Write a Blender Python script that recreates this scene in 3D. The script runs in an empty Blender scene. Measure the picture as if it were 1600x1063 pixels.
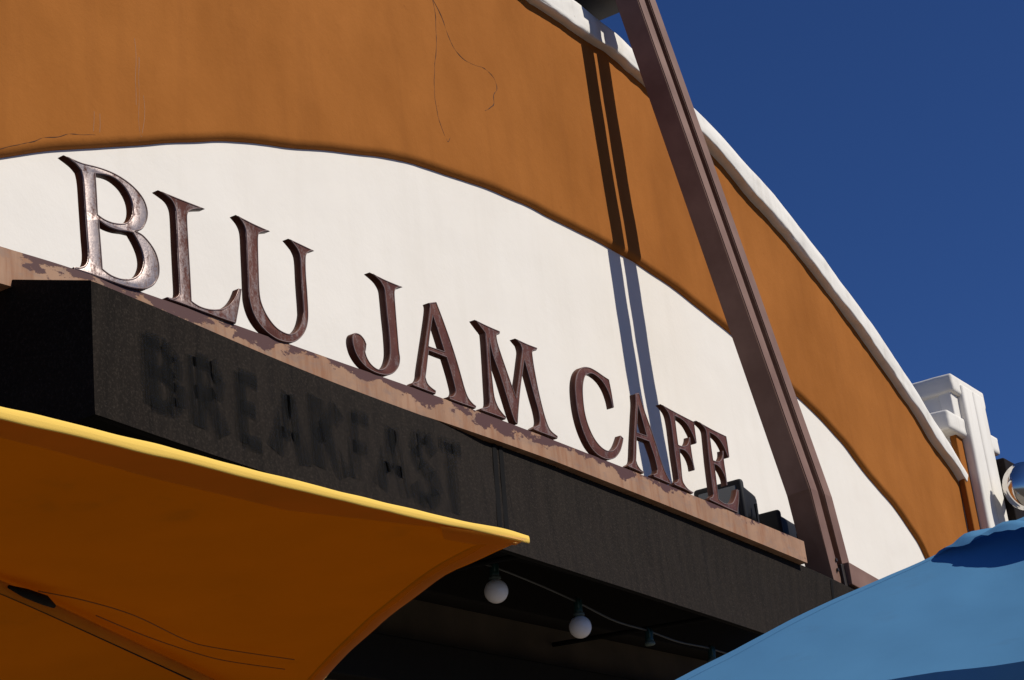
import bpy, bmesh, math, random
import numpy as np
from mathutils import Vector, noise
random.seed(7)
sc = bpy.context.scene
R = math.radians

# ------------------------------------------------------------------ camera
CR = Vector((0.54584275, -0.83093022, -0.10775277))
CU = Vector((-0.23549252, -0.27555481, 0.931994))
CF = Vector((0.80411378, 0.4833472, 0.34608744))
FPX = 2915.3
CAM = Vector((0, 0, 1.6))
cam = bpy.data.objects.new('camera', bpy.data.cameras.new('camera'))
sc.collection.objects.link(cam)
cam.data.sensor_width = 36
cam.data.lens = FPX / 1600 * 36
cam.data.clip_start = 0.05
cam.data.clip_end = 5000
from mathutils import Matrix
cam.matrix_world = Matrix(((CR.x, CU.x, -CF.x, CAM.x), (CR.y, CU.y, -CF.y, CAM.y), (CR.z, CU.z, -CF.z, CAM.z), (0, 0, 0, 1)))
sc.camera = cam

# ------------------------------------------------------------------ sky and sun
SUN_AZ, SUN_EL = R(18), R(42)          # azimuth off the wall's outward normal, to the right
SUN = Vector((math.sin(SUN_AZ) * math.cos(SUN_EL), -math.cos(SUN_AZ) * math.cos(SUN_EL), math.sin(SUN_EL)))
world = bpy.data.worlds.new('World'); sc.world = world; world.use_nodes = True
wn = world.node_tree.nodes; wl = world.node_tree.links
sky = wn.new('ShaderNodeTexSky'); sky.sky_type = 'NISHITA'; sky.sun_disc = False
sky.sun_elevation = SUN_EL; sky.sun_rotation = math.pi - SUN_AZ
sky.altitude = 2000; sky.air_density = 1.0; sky.dust_density = 0.8; sky.ozone_density = 10.0
wn['Background'].inputs['Strength'].default_value = 0.05
tint = wn.new('ShaderNodeMix'); tint.data_type = 'RGBA'; tint.blend_type = 'MULTIPLY'; tint.inputs[0].default_value = 1.0; tint.inputs[7].default_value = (.92, 1.14, 1.55, 1)
wl.new(sky.outputs['Color'], tint.inputs[6]); wl.new(tint.outputs[2], wn['Background'].inputs['Color'])
sun = bpy.data.objects.new('sun', bpy.data.lights.new('sun', 'SUN'))
sc.collection.objects.link(sun)
sun.data.energy = 5.0; sun.data.angle = R(0.53); sun.data.color = (1.0, 0.955, 0.87)
sun.rotation_euler = (-SUN).to_track_quat('-Z', 'Y').to_euler()
sun.location = (0, -20, 30)
sc.view_settings.view_transform = 'Standard'; sc.view_settings.look = 'None'
sc.view_settings.exposure = -0.25; sc.view_settings.gamma = 1.0; sc.view_settings.use_curve_mapping = False

# ------------------------------------------------------------------ helpers
def ray(px, py): return CF + CR * ((px - 800) / FPX) - CU * ((py - 531.5) / FPX)
def aty(px, py, y): d = ray(px, py); return CAM + d * ((y - CAM.y) / d.y)
def atx(px, py, x): d = ray(px, py); return CAM + d * ((x - CAM.x) / d.x)
def atz(px, py, z): d = ray(px, py); return CAM + d * ((z - CAM.z) / d.z)
def atd(px, py, t): return CAM + ray(px, py) * t
def atn(px, py, n, p0): d = ray(px, py); n = Vector(n); return CAM + d * (n.dot(Vector(p0) - CAM) / n.dot(d))

def tag(o, label=None, cat=None, group=None, kind=None):
    if label: o['label'] = label
    if cat: o['category'] = cat
    if group: o['group'] = group
    if kind: o['kind'] = kind
    return o
def empty(name, loc, label=None, cat=None, group=None):
    o = bpy.data.objects.new(name, None); o.location = loc; o.empty_display_size = .1
    sc.collection.objects.link(o)
    return tag(o, label, cat, group)
def wloc(o):
    v = Vector((0, 0, 0))
    while o: v += o.location; o = o.parent
    return v
def put(name, me, mat, parent=None):
    o = bpy.data.objects.new(name, me)
    if mat: me.materials.append(mat)
    sc.collection.objects.link(o)
    if parent:
        o.parent = parent; o.location = -wloc(parent)
    return o
def mesh(name, V, F, mat, parent=None, smooth=False):
    me = bpy.data.meshes.new(name)
    me.from_pydata([tuple(v) for v in V], [], F); me.validate(); me.update()
    bm = bmesh.new(); bm.from_mesh(me); bmesh.ops.recalc_face_normals(bm, faces=bm.faces); bm.to_mesh(me); bm.free()
    if smooth: me.polygons.foreach_set('use_smooth', [True] * len(me.polygons))
    return put(name, me, mat, parent)
def frombm(name, bm, mat, parent=None, smooth=False):
    bmesh.ops.recalc_face_normals(bm, faces=bm.faces)
    me = bpy.data.meshes.new(name); bm.to_mesh(me); bm.free()
    if smooth: me.polygons.foreach_set('use_smooth', [True] * len(me.polygons))
    return put(name, me, mat, parent)
def autosmooth(o, ang=35):
    me = o.data
    me.polygons.foreach_set('use_smooth', [True] * len(me.polygons))
    try: me.set_sharp_from_angle(angle=R(ang))
    except Exception: pass
    return o
def grid(nu, nv, fn):
    V = []; F = []
    for i in range(nu + 1):
        for j in range(nv + 1): V.append(fn(i / nu, j / nv))
    for i in range(nu):
        for j in range(nv):
            a = i * (nv + 1) + j; F.append((a, a + nv + 1, a + nv + 2, a + 1))
    return V, F
def box8(P, bev=0.0, seg=2):
    """eight corners: bottom loop 0-3, top loop 4-7"""
    bm = bmesh.new(); v = [bm.verts.new(p) for p in P]
    for f in ((3, 2, 1, 0), (4, 5, 6, 7), (0, 1, 5, 4), (1, 2, 6, 5), (2, 3, 7, 6), (3, 0, 4, 7)): bm.faces.new([v[i] for i in f])
    if bev: bmesh.ops.bevel(bm, geom=list(bm.edges), offset=bev, segments=seg, profile=.5, affect='EDGES')
    return bm
def boxbm(x0, x1, y0, y1, z0, z1, bev=0.0, seg=2):
    return box8([(x0, y0, z0), (x1, y0, z0), (x1, y1, z0), (x0, y1, z0), (x0, y0, z1), (x1, y0, z1), (x1, y1, z1), (x0, y1, z1)], bev, seg)
def tube(pts, r, n=8, cap=True):
    pts = [Vector(p) for p in pts]; V = []; F = []
    up = Vector((.13, .21, .97)); N = None
    for i, p in enumerate(pts):
        t = (pts[min(i + 1, len(pts) - 1)] - pts[max(i - 1, 0)]).normalized()
        if N is None: N = t.cross(up).normalized()
        else: N = (N - t * N.dot(t)).normalized()
        B = t.cross(N); rr = r[i] if isinstance(r, (list, tuple)) else r
        for k in range(n):
            a = 2 * math.pi * k / n; V.append(p + N * (rr * math.cos(a)) + B * (rr * math.sin(a)))
    for i in range(len(pts) - 1):
        for k in range(n): F.append((i * n + k, i * n + (k + 1) % n, (i + 1) * n + (k + 1) % n, (i + 1) * n + k))
    if cap: F.append(tuple(range(n - 1, -1, -1))); F.append(tuple((len(pts) - 1) * n + k for k in range(n)))
    return V, F
def lathe(prof, c, n=24, axis=(0, 0, 1)):
    """prof: list of (radius, height along axis)"""
    ax = Vector(axis).normalized(); a = ax.orthogonal().normalized(); b = ax.cross(a); V = []; F = []
    for r, h in prof:
        for k in range(n):
            t = 2 * math.pi * k / n; V.append(Vector(c) + ax * h + a * (r * math.cos(t)) + b * (r * math.sin(t)))
    for i in range(len(prof) - 1):
        for k in range(n): F.append((i * n + k, i * n + (k + 1) % n, (i + 1) * n + (k + 1) % n, (i + 1) * n + k))
    return V, F
def fbm(x, y, z, o=3): return noise.fractal(Vector((x, y, z)), 1.0, 2.0, o)
def crom(P, n=6, closed=False):
    P = [Vector(p) for p in P]; out = []; m = len(P)
    for i in range(m if closed else m - 1):
        a, b, c, d = (P[(i - 1) % m], P[i], P[(i + 1) % m], P[(i + 2) % m]) if closed else (P[max(i - 1, 0)], P[i], P[i + 1], P[min(i + 2, m - 1)])
        for k in range(n):
            t = k / n
            out.append(.5 * ((2 * b) + (c - a) * t + (2 * a - 5 * b + 4 * c - d) * t * t + (3 * b - a - 3 * c + d) * t ** 3))
    if not closed: out.append(P[-1])
    return out

# ------------------------------------------------------------------ materials
def newmat(name, rough=.6, spec=.5, metal=0.0):
    m = bpy.data.materials.new(name); m.use_nodes = True
    b = m.node_tree.nodes['Principled BSDF']
    b.inputs['Roughness'].default_value = rough; b.inputs['Metallic'].default_value = metal
    b.inputs['Specular IOR Level'].default_value = spec
    return m, m.node_tree.nodes, m.node_tree.links, b
def nd(N, t, **kw):
    n = N.new(t)
    for k, v in kw.items():
        if hasattr(n, k): setattr(n, k, v)
        else: n.inputs[k.replace('_', ' ')].default_value = v
    return n
def streaks(N, L, fx, fz, k):
    g = N.new('ShaderNodeNewGeometry'); sx = N.new('ShaderNodeSeparateXYZ'); L.new(g.outputs['Position'], sx.inputs[0])
    kr = N.new('ShaderNodeMapRange'); L.new(sx.outputs['X'], kr.inputs[0])      # rain streaks follow the slant of the cloth
    for i_, v_ in zip((1, 2, 3, 4), k): kr.inputs[i_].default_value = v_
    zz = N.new('ShaderNodeMath'); zz.operation = 'SUBTRACT'; L.new(sx.outputs['Z'], zz.inputs[0]); zz.inputs[1].default_value = 4.0
    m = N.new('ShaderNodeMath'); m.operation = 'MULTIPLY_ADD'; L.new(zz.outputs[0], m.inputs[0]); L.new(kr.outputs[0], m.inputs[1]); L.new(sx.outputs['X'], m.inputs[2])
    m2 = N.new('ShaderNodeMath'); m2.operation = 'MULTIPLY'; L.new(m.outputs[0], m2.inputs[0]); m2.inputs[1].default_value = fx
    m3 = N.new('ShaderNodeMath'); m3.operation = 'MULTIPLY'; L.new(sx.outputs['Z'], m3.inputs[0]); m3.inputs[1].default_value = fz
    c = N.new('ShaderNodeCombineXYZ'); L.new(m2.outputs[0], c.inputs[0]); L.new(m3.outputs[0], c.inputs[2]); return c.outputs[0]
def coords(N, L, scale=(1, 1, 1)):
    g = N.new('ShaderNodeNewGeometry'); mp = N.new('ShaderNodeMapping'); mp.inputs['Scale'].default_value = scale
    L.new(g.outputs['Position'], mp.inputs['Vector']); return mp.outputs['Vector']
def noi(N, L, vec, scale, detail=4, rough=.55):
    n = N.new('ShaderNodeTexNoise'); n.inputs['Scale'].default_value = scale; n.inputs['Detail'].default_value = detail; n.inputs['Roughness'].default_value = rough
    L.new(vec, n.inputs['Vector']); return n.outputs['Fac']
def ramp(N, L, fac, stops):
    r = N.new('ShaderNodeValToRGB'); cr = r.color_ramp
    while len(cr.elements) < len(stops): cr.elements.new(.5)
    for e, (p, c) in zip(cr.elements, stops):
        e.position = p; e.color = (c, c, c, 1) if isinstance(c, (int, float)) else (*c, 1)
    L.new(fac, r.inputs['Fac']); return r.outputs['Color']
def mix(N, L, fac, a, b, mode='MIX'):
    m = N.new('ShaderNodeMix'); m.data_type = 'RGBA'; m.blend_type = mode
    for s, v in ((m.inputs[0], fac), (m.inputs[6], a), (m.inputs[7], b)):
        if hasattr(v, 'is_output') or isinstance(v, bpy.types.NodeSocket): L.new(v, s)
        elif isinstance(v, (int, float)): s.default_value = v
        else: s.default_value = (*v, 1)
    return m.outputs[2]
def bump(N, L, b, h, strength=.3, dist=.01, prev=None):
    n = N.new('ShaderNodeBump'); n.inputs['Strength'].default_value = strength; n.inputs['Distance'].default_value = dist
    L.new(h, n.inputs['Height'])
    if prev: L.new(prev, n.inputs['Normal'])
    L.new(n.outputs['Normal'], b.inputs['Normal']); return n.outputs['Normal']

def plaster(name, ca, cb, stain, stain_amt, rel=1.0, speck=1.3):
    m, N, L, b = newmat(name, .9, .12)
    v = coords(N, L); vs = coords(N, L, (2.5, 1, .25))
    vd = coords(N, L, (1, 1, .55)); c = mix(N, L, ramp(N, L, noi(N, L, vd, 1.3, 6, .6), [(.3, 0.), (.7, 1.)]), ca, cb)
    st = ramp(N, L, noi(N, L, vs, 2.2, 6, .65), [(.52, 0.), (.78, stain_amt)])
    c = mix(N, L, st, c, stain)
    sp = ramp(N, L, noi(N, L, v, 16, 3, .6), [(.70, 0.), (.76, stain_amt * speck)])
    c = mix(N, L, sp, c, stain)
    L.new(c, b.inputs['Base Color'])
    n1 = bump(N, L, b, noi(N, L, v, 3.5, 6, .65), .24 * rel, .035)
    bump(N, L, b, noi(N, L, v, 45, 4, .7), .20 * rel, .006, n1)
    return m
M_brown = plaster('ochre_plaster', (.272, .090, .0135), (.365, .128, .024), (.20, .065, .012), .25, .8)
M_white = plaster('cream_plaster', (.79, .73, .645), (.825, .77, .69), (.64, .58, .49), .16, .45)
M_cope = plaster('white_coping_plaster', (.76, .72, .655), (.81, .77, .705), (.48, .43, .36), .45, .35)

def rail_mat():
    m, N, L, b = newmat('worn_pink_brown_paint', .6, .35)
    v = coords(N, L); vs = coords(N, L, (9, 1, 1.2))
    c = mix(N, L, ramp(N, L, noi(N, L, v, 4, 5), [(.3, 0.), (.7, 1.)]), (.28, .150, .082), (.40, .230, .135))
    # rust runs down the face
    c = mix(N, L, ramp(N, L, noi(N, L, vs, 2.0, 5, .6), [(.48, 0.), (.68, .85)]), c, (.27, .115, .05))
    c = mix(N, L, ramp(N, L, noi(N, L, coords(N, L, (1.3, 1, 3)), 6, 6, .7), [(.5, 0.), (.75, .8)]), c, (.22, .15, .115))
    # dark maroon old coat flaking, mostly in the upper part of the rail
    g = N.new('ShaderNodeNewGeometry'); sx = N.new('ShaderNodeSeparateXYZ'); L.new(g.outputs['Position'], sx.inputs[0])
    mr = nd(N, 'ShaderNodeMapRange'); mr.inputs[1].default_value = 4.37; mr.inputs[2].default_value = 4.47; mr.inputs[3].default_value = -.17; mr.inputs[4].default_value = .075
    L.new(sx.outputs['Z'], mr.inputs[0])
    n2 = noi(N, L, coords(N, L, (1, 1, 2.0)), 3.2, 8, .66)
    ad = N.new('ShaderNodeMath'); ad.operation = 'ADD'; L.new(n2, ad.inputs[0]); L.new(mr.outputs[0], ad.inputs[1])
    fl = ramp(N, L, ad.outputs[0], [(.50, 0.), (.52, 1.)])
    c = mix(N, L, fl, c, (.085, .034, .028))
    L.new(c, b.inputs['Base Color'])
    bump(N, L, b, fl, .25, .003)
    return m
M_rail = rail_mat()

def steel(name, ca, cb, rough=.55):
    m, N, L, b = newmat(name, rough, .4)
    v = coords(N, L)
    c = mix(N, L, ramp(N, L, noi(N, L, v, 2.5, 6, .6), [(.35, 0.), (.7, 1.)]), ca, cb)
    c = mix(N, L, ramp(N, L, noi(N, L, v, 22, 4, .6), [(.66, 0.), (.74, .35)]), c, (.16, .08, .06))
    L.new(c, b.inputs['Base Color']); bump(N, L, b, noi(N, L, v, 40, 3), .1, .003)
    return m
M_strut = steel('faded_brown_steel_paint', (.165, .086, .057), (.245, .140, .098))
M_beam = steel('dark_brown_steel_paint', (.018, .012, .010), (.026, .017, .013))

def letter_mat(name, glare):
    m, N, L, b = newmat(name, .45, .2)
    v = coords(N, L); vs = coords(N, L, (3, 1, 1))
    c = mix(N, L, ramp(N, L, noi(N, L, v, 14, 5, .6), [(.35, 0.), (.7, 1.)]), (.100, .034, .021), (.138, .051, .032))
    c = mix(N, L, ramp(N, L, noi(N, L, coords(N, L, (1, 1, .6)), 7, 5, .6), [(.45, 0.), (.7, .6)]), c, (.066, .022, .014))
    # sun glare painted into the face as pale metallic flecks
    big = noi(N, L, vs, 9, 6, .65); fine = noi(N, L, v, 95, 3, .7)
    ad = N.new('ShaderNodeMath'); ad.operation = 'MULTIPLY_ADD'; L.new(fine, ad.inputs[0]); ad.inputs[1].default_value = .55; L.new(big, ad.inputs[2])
    t = .98 - .36 * glare
    w = ramp(N, L, ad.outputs[0], [(max(0, t - .10), 0.), (min(1, t + .12), .25 + .6 * glare)])
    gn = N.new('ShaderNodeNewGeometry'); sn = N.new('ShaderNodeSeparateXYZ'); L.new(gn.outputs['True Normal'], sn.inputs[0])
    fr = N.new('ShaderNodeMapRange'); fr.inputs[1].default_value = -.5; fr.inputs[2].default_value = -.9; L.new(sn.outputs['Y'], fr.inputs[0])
    w = mix(N, L, fr.outputs[0], (0, 0, 0), w)           # painted glare stays on the front faces, returns keep plain paint
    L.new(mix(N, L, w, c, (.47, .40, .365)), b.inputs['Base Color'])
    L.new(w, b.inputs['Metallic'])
    rg = ramp(N, L, noi(N, L, v, 18, 5, .65), [(.3, .36), (.7, .52)]); L.new(rg, b.inputs['Roughness'])
    n1 = bump(N, L, b, fine, .30, .003)
    bump(N, L, b, noi(N, L, v, 28, 3), .12, .003, n1)
    return m
GLARE = {'B': .92, 'L': .56, 'U': .36, 'M': .34, 'A': .22, 'J': .20, 'C': .12, 'A2': .2, 'F': .2, 'E': .15}  # how strongly each letter's sun glare is painted in
M_letters = {k: letter_mat('worn_maroon_glare_letter_paint_' + k, w) for k, w in GLARE.items()}
M_trim, N, L, b = newmat('highlit_letter_edge', .35, .6); b.inputs['Base Color'].default_value = (.26, .18, .155, 1)  # lighter than the letter face, edge highlight put into the colour

STREAK_K = (4.8, 7.4, -.12, -.66)
def canvas_mat():
    m, N, L, b = newmat('weathered_black_canvas', .9, .12)
    v = coords(N, L); vs = streaks(N, L, 6, .35, STREAK_K)
    c = mix(N, L, ramp(N, L, noi(N, L, vs, 3, 6, .65), [(.3, 0.), (.7, 1.)]), (.0062, .0043, .0028), (.0155, .0110, .0075))
    c = mix(N, L, ramp(N, L, noi(N, L, v, 95, 3, .7), [(.50, 0.), (.70, .55)]), c, (.046, .035, .026))
    w = N.new('ShaderNodeTexVoronoi'); w.inputs['Scale'].default_value = 34; L.new(v, w.inputs['Vector'])
    c = mix(N, L, ramp(N, L, w.outputs['Distance'], [(.030, .8), (.045, 0.)]), c, (.15, .135, .12))
    L.new(c, b.inputs['Base Color'])
    n1 = bump(N, L, b, noi(N, L, v, 260, 2), .5, .0015)
    bump(N, L, b, noi(N, L, v, 7, 4), .25, .01, n1)
    return m
M_canvas = canvas_mat()
def ghost_mat():
    m, N, L, b = newmat('clean_black_canvas_under_lost_lettering', .85, .2)
    v = coords(N, L); vs = streaks(N, L, 11, .45, STREAK_K)
    b.inputs['Base Color'].default_value = (.0028, .0022, .0016, 1)
    g = noi(N, L, vs, 2.6, 6, .7); a = ramp(N, L, g, [(.36, .0), (.58, .9)])
    gp = N.new('ShaderNodeNewGeometry'); sx = N.new('ShaderNodeSeparateXYZ'); L.new(gp.outputs['Position'], sx.inputs[0])
    mr = N.new('ShaderNodeMapRange'); mr.inputs[1].default_value = 5.2; mr.inputs[2].default_value = 7.4; mr.inputs[3].default_value = .45; mr.inputs[4].default_value = .28; L.new(sx.outputs['X'], mr.inputs[0])
    mu = N.new('ShaderNodeMath'); mu.operation = 'MULTIPLY'; L.new(a, mu.inputs[0]); L.new(mr.outputs[0], mu.inputs[1])
    L.new(mu.outputs[0], b.inputs['Alpha']); return m
M_ghost = ghost_mat()
def plain(name, col, rough=.6, spec=.4, metal=0., sc_=20, var=.12):
    m, N, L, b = newmat(name, rough, spec, metal); v = coords(N, L)
    c2 = tuple(x * (1 - var) for x in col)
    L.new(mix(N, L, ramp(N, L, noi(N, L, v, sc_, 4), [(.35, 0.), (.65, 1.)]), col, c2), b.inputs['Base Color'])
    bump(N, L, b, noi(N, L, v, sc_ * 6, 2), .08, .002); return m
M_frame = plain('black_canopy_steel', (.009, .008, .007), .85, .1)
M_seam = plain('black_seam_tape', (.006, .0055, .005), .9, .1)
M_flood = plain('black_floodlight_casting', (.013, .013, .014), .6, .2)
M_lens, N, L, b = newmat('floodlight_glass', .12, .7); b.inputs['Base Color'].default_value = (.055, .075, .10, 1)
M_socket = plain('green_socket_plastic', (.012, .045, .038), .4)
M_cap = plain('pale_green_collar', (.08, .11, .095), .5)
M_cable = plain('dark_cable', (.05, .05, .045), .5)
M_bulb, N, L, b = newmat('frosted_bulb_glass', .35, .5); b.inputs['Base Color'].default_value = (.78, .74, .72, 1)
b.inputs['Subsurface Weight'].default_value = .3; b.inputs['Subsurface Radius'].default_value = (.03, .03, .03)
M_shop = plain('dark_brown_shopfront', (.10, .075, .05), .8, .2, 0, 3, .3)
M_shopdark = plain('near_black_shopfront', (.016, .013, .010), .85, .1)
M_crack = plain('hairline_crack', (.075, .028, .010), .9)
M_chrome, N, L, b = newmat('polished_chrome', .12, .5, 1.0); b.inputs['Base Color'].default_value = (.75, .72, .68, 1)
M_signbox = plain('dark_steel_sign_box', (.014, .010, .009), .8, .1)
M_pole = plain('umbrella_pole_wood', (.22, .11, .04), .5)
M_roofing = plain('grey_roofing_felt', (.07, .065, .06), .9, .1, 0, 2, .2)
M_rib = plain('orange_brown_rib', (.30, .115, .02), .6)
M_pave = plain('street_asphalt', (.068, .058, .046), .9, .2, 0, 2, .2)

def cloth(name, col, tcol, tw, stains=None):
    m = bpy.data.materials.new(name); m.use_nodes = True; N = m.node_tree.nodes; L = m.node_tree.links
    N.remove(N['Principled BSDF']); out = N['Material Output']
    d = N.new('ShaderNodeBsdfDiffuse'); t = N.new('ShaderNodeBsdfTranslucent'); ms = N.new('ShaderNodeMixShader'); ms.inputs[0].default_value = tw
    v = coords(N, L)
    f = ramp(N, L, noi(N, L, v, 3.2, 5, .6), [(.3, 0.), (.75, .7)])
    c = mix(N, L, f, col, tuple(x * .86 for x in col)); tc = mix(N, L, f, tcol, tuple(x * .72 for x in tcol))
    if stains:
        s = ramp(N, L, noi(N, L, coords(N, L, (1, 1, 3)), 5, 6, .65), [(.60, 0.), (.72, .35)])
        c = mix(N, L, s, c, stains); tc = mix(N, L, s, tc, tuple(x * .35 for x in tcol))
    L.new(c, d.inputs['Color']); L.new(tc, t.inputs['Color'])
    wv = noi(N, L, v, 420, 2); bp = N.new('ShaderNodeBump'); bp.inputs['Strength'].default_value = .25; bp.inputs['Distance'].default_value = .001
    L.new(wv, bp.inputs['Height']); L.new(bp.outputs[0], d.inputs['Normal'])
    L.new(d.outputs[0], ms.inputs[1]); L.new(t.outputs[0], ms.inputs[2]); L.new(ms.outputs[0], out.inputs['Surface'])
    return m
M_yellow = cloth('sun_yellow_umbrella_canvas', (.68, .26, .010), (.150, .024, .0002), .58, (.45, .22, .03))
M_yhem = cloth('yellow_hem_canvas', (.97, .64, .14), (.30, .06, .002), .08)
M_yface = cloth('yellow_facing_canvas', (.80, .35, .04), (.85, .55, .20), .72)
M_cord = plain('brown_stitching', (.16, .055, .008), .8)
M_blue = cloth('sky_blue_umbrella_canvas', (.13, .335, .56), (.02, .12, .42), .2, (.12, .27, .44))

# ------------------------------------------------------------------ ground
me_v, me_f = grid(2, 2, lambda u, v: (-400 + 800 * u, -400 + 800 * v, -.14))
tag(mesh('street', me_v, me_f, M_pave), kind='structure')
M_conc = plain('pale_concrete', (.25, .225, .19), .9, .2, 0, 2, .2)
tag(frombm('pavement', boxbm(-40, 60, -1.2, 6.3, -.30, 0), M_conc), kind='structure')
tag(frombm('kerb', boxbm(-40, 60, -1.36, -1.203, -.30, .004, .015), M_conc), kind='structure')

# ------------------------------------------------------------------ the cafe building
W = 5.8                     # face of the ochre plaster
XM = 10.9                   # axis of the gable
def curve(px, y):
    pts = sorted([(p.x, p.z) for p in (aty(a, b_, y) for a, b_ in px)])
    return pts
OUT = [(822, -48), (860, -20), (895, 0), (930, 30), (958, 51), (1000, 93), (1087, 175), (1119, 207), (1149, 241), (1200, 296), (1238, 345), (1276, 393), (1314, 446), (1352, 495), (1384, 545), (1417, 593), (1448, 645), (1475, 686), (1497, 724)]
INN = [(822, 0), (859, 24), (897, 51), (921, 67), (950, 85), (974, 107), (1015, 142), (1060, 187), (1109, 237), (1136, 269), (1166, 307), (1196, 338), (1229, 376), (1263, 421), (1297, 465), (1331, 508), (1360, 550), (1391, 593), (1424, 640), (1451, 687), (1472, 714), (1496, 748)]
LIP = [(0, 245), (75, 232), (125, 229), (215, 224), (275, 220), (350, 217), (400, 219), (460, 227.5), (525, 232.5), (600, 241), (650, 251), (700, 269), (775, 295), (830, 318), (880, 345), (945, 378), (1000, 408), (1060, 449), (1102, 483), (1145, 517), (1241.6, 608), (1282, 646), (1326, 694), (1360, 741), (1397, 784), (1421, 817.6), (1444.6, 853)]
def prof(pts, lo, hi, win):
    pts = [p for p in pts]
    xs = np.array([p[0] for p in pts]); zs = np.array([p[1] for p in pts])
    return xs, zs
gx = np.arange(2.0, 19.0, .02)
def smooth(z, n):
    k = np.ones(n) / n; return np.convolve(np.pad(z, n // 2, mode='edge'), k, mode='same')[n // 2:n // 2 + len(z)]
def sampled(pts, mirror_below, n, tail):
    pts = list(pts) + tail
    pts += [(2 * XM - x, z) for x, z in pts if 2 * XM - x < mirror_below]
    pts.sort(); return smooth(np.interp(gx, [p[0] for p in pts], [p[1] for p in pts]), n)
cin = curve(INN, W); cout = curve(OUT, W - .05); clip_ = curve(LIP, W)
z_in_a = sampled(cin, cin[0][0] - .1, 13, [(18.6, 5.9), (19.2, 5.6)])
z_out_a = sampled(cout, cout[0][0] - .1, 9, [(18.7, 6.0), (19.2, 5.7)])
z_lip_a = sampled(clip_, clip_[0][0] - .1, 9, [(17.1, 4.95), (17.4, 4.3), (17.6, 3.5), (17.7, 2.8), (18.5, 2.6)])
def z_in(x): return float(np.interp(x, gx, z_in_a))
def z_out(x): return float(np.interp(x, gx, z_out_a))
def z_lip(x): return float(np.interp(x, gx, z_lip_a))
XP = aty(1505, 790, W).x     # where the gable meets the pilaster
XL = 3.2
bld = empty('cafe_building', (10.9, W, 0), 'ochre and cream plastered cafe building with a curved white-capped gable', 'building')

def plaster_y(x, z, a=.006): return a * fbm(x * .9, 3.1, z * .9, 2) + a * .35 * fbm(x * 4, 1.7, z * 4, 2)
DEP = .05; RAD = .052
def brown_pt(u, v):
    x = XL + (XP + .02 - XL) * u
    lip = z_lip(x) + .006 * noise.noise(Vector((x * 3.1, .4, 0))); top = max(z_in(x) + .06, lip + .3)
    if v < .2:
        t = v / .2; ang = t * math.pi / 2
        e = RAD * (1 - math.cos(ang)); yy = DEP * (1 - math.sin(ang))
        return (x, W + yy + plaster_y(x, lip + e), lip + e)
    t = (v - .2) / .8; z = lip + RAD + (top - lip - RAD) * t
    return (x, W + plaster_y(x, z), z)
V, F = grid(360, 50, brown_pt)
mesh('ochre_wall_band', V, F, M_brown, bld, True)
def white_pt(u, v):
    x = XL + (XP + .02 - XL) * u; z = 2.0 + (z_lip(x) + .04 - 2.0) * v
    return (x, W + .045 + plaster_y(x, z, .007), z)
V, F = grid(220, 70, white_pt)
mesh('cream_wall_panel', V, F, M_white, bld, True)
# coping: rounded moulding following the gable
def cope_pt(u, v):
    x = XL + (XP + .03 - XL) * u
    dz = (z_in(x + .08) - z_in(x - .08)) / .16
    n = Vector((-dz, 0, 1)).normalized()
    w = max(.12, (z_out(x) - z_in(x)) * n.z)
    P = [(-.02, .03), (0, -.068), (.03, -.08), (.3, -.085), (.6, -.086), (.88, -.081), (.97, -.062), (1.01, -.01), (.99, .10), (.90, .24)]
    k = v * (len(P) - 1); i = min(int(k), len(P) - 2); t = k - i
    a = P[i][0] + (P[i + 1][0] - P[i][0]) * t; y = P[i][1] + (P[i + 1][1] - P[i][1]) * t
    wob = .014 * fbm(x * 2.2, .7, v * 2, 3) + .006 * fbm(x * 8, .7, v * 5, 3)
    return (x + n.x * (a * w + wob), W + y + wob * .8, z_in(x) + n.z * (a * w + wob))
V, F = grid(420, 27, cope_pt)
mesh('coping', V, F, M_cope, bld, True)
# the body behind the gable so that light does not leak through
V = []; n = 80
for i in range(n + 1):
    x = XL + (XP - XL) * i / n
    V += [(x, W + .25, 0), (x, W + .25, z_in(x) + .10), (x, W + .6, 0), (x, W + .6, z_in(x) + .02)]
F = []
for i in range(n):
    a = 4 * i; F += [(a, a + 4, a + 5, a + 1), (a + 1, a + 5, a + 7, a + 3), (a + 2, a + 3, a + 7, a + 6)]
mesh('gable_core', V, F, M_roofing, bld)
frombm('building_body', boxbm(XL, 19.2, W + .61, W + 14, 0, 6.1), M_roofing, bld)
# shop front under the canopy
frombm('shopfront_wall', boxbm(XL, XP, W - .05, W + .2, 0, 3.86), M_shop, bld)
frombm('shopfront_beam', boxbm(XL, XP, W - .16, W - .051, 3.35, 3.60, .01), M_shopdark, bld)
frombm('shopfront_header', boxbm(XL, XP, W - .20, W + .2, 3.861, 4.6, .01), M_shopdark, bld)

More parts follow.
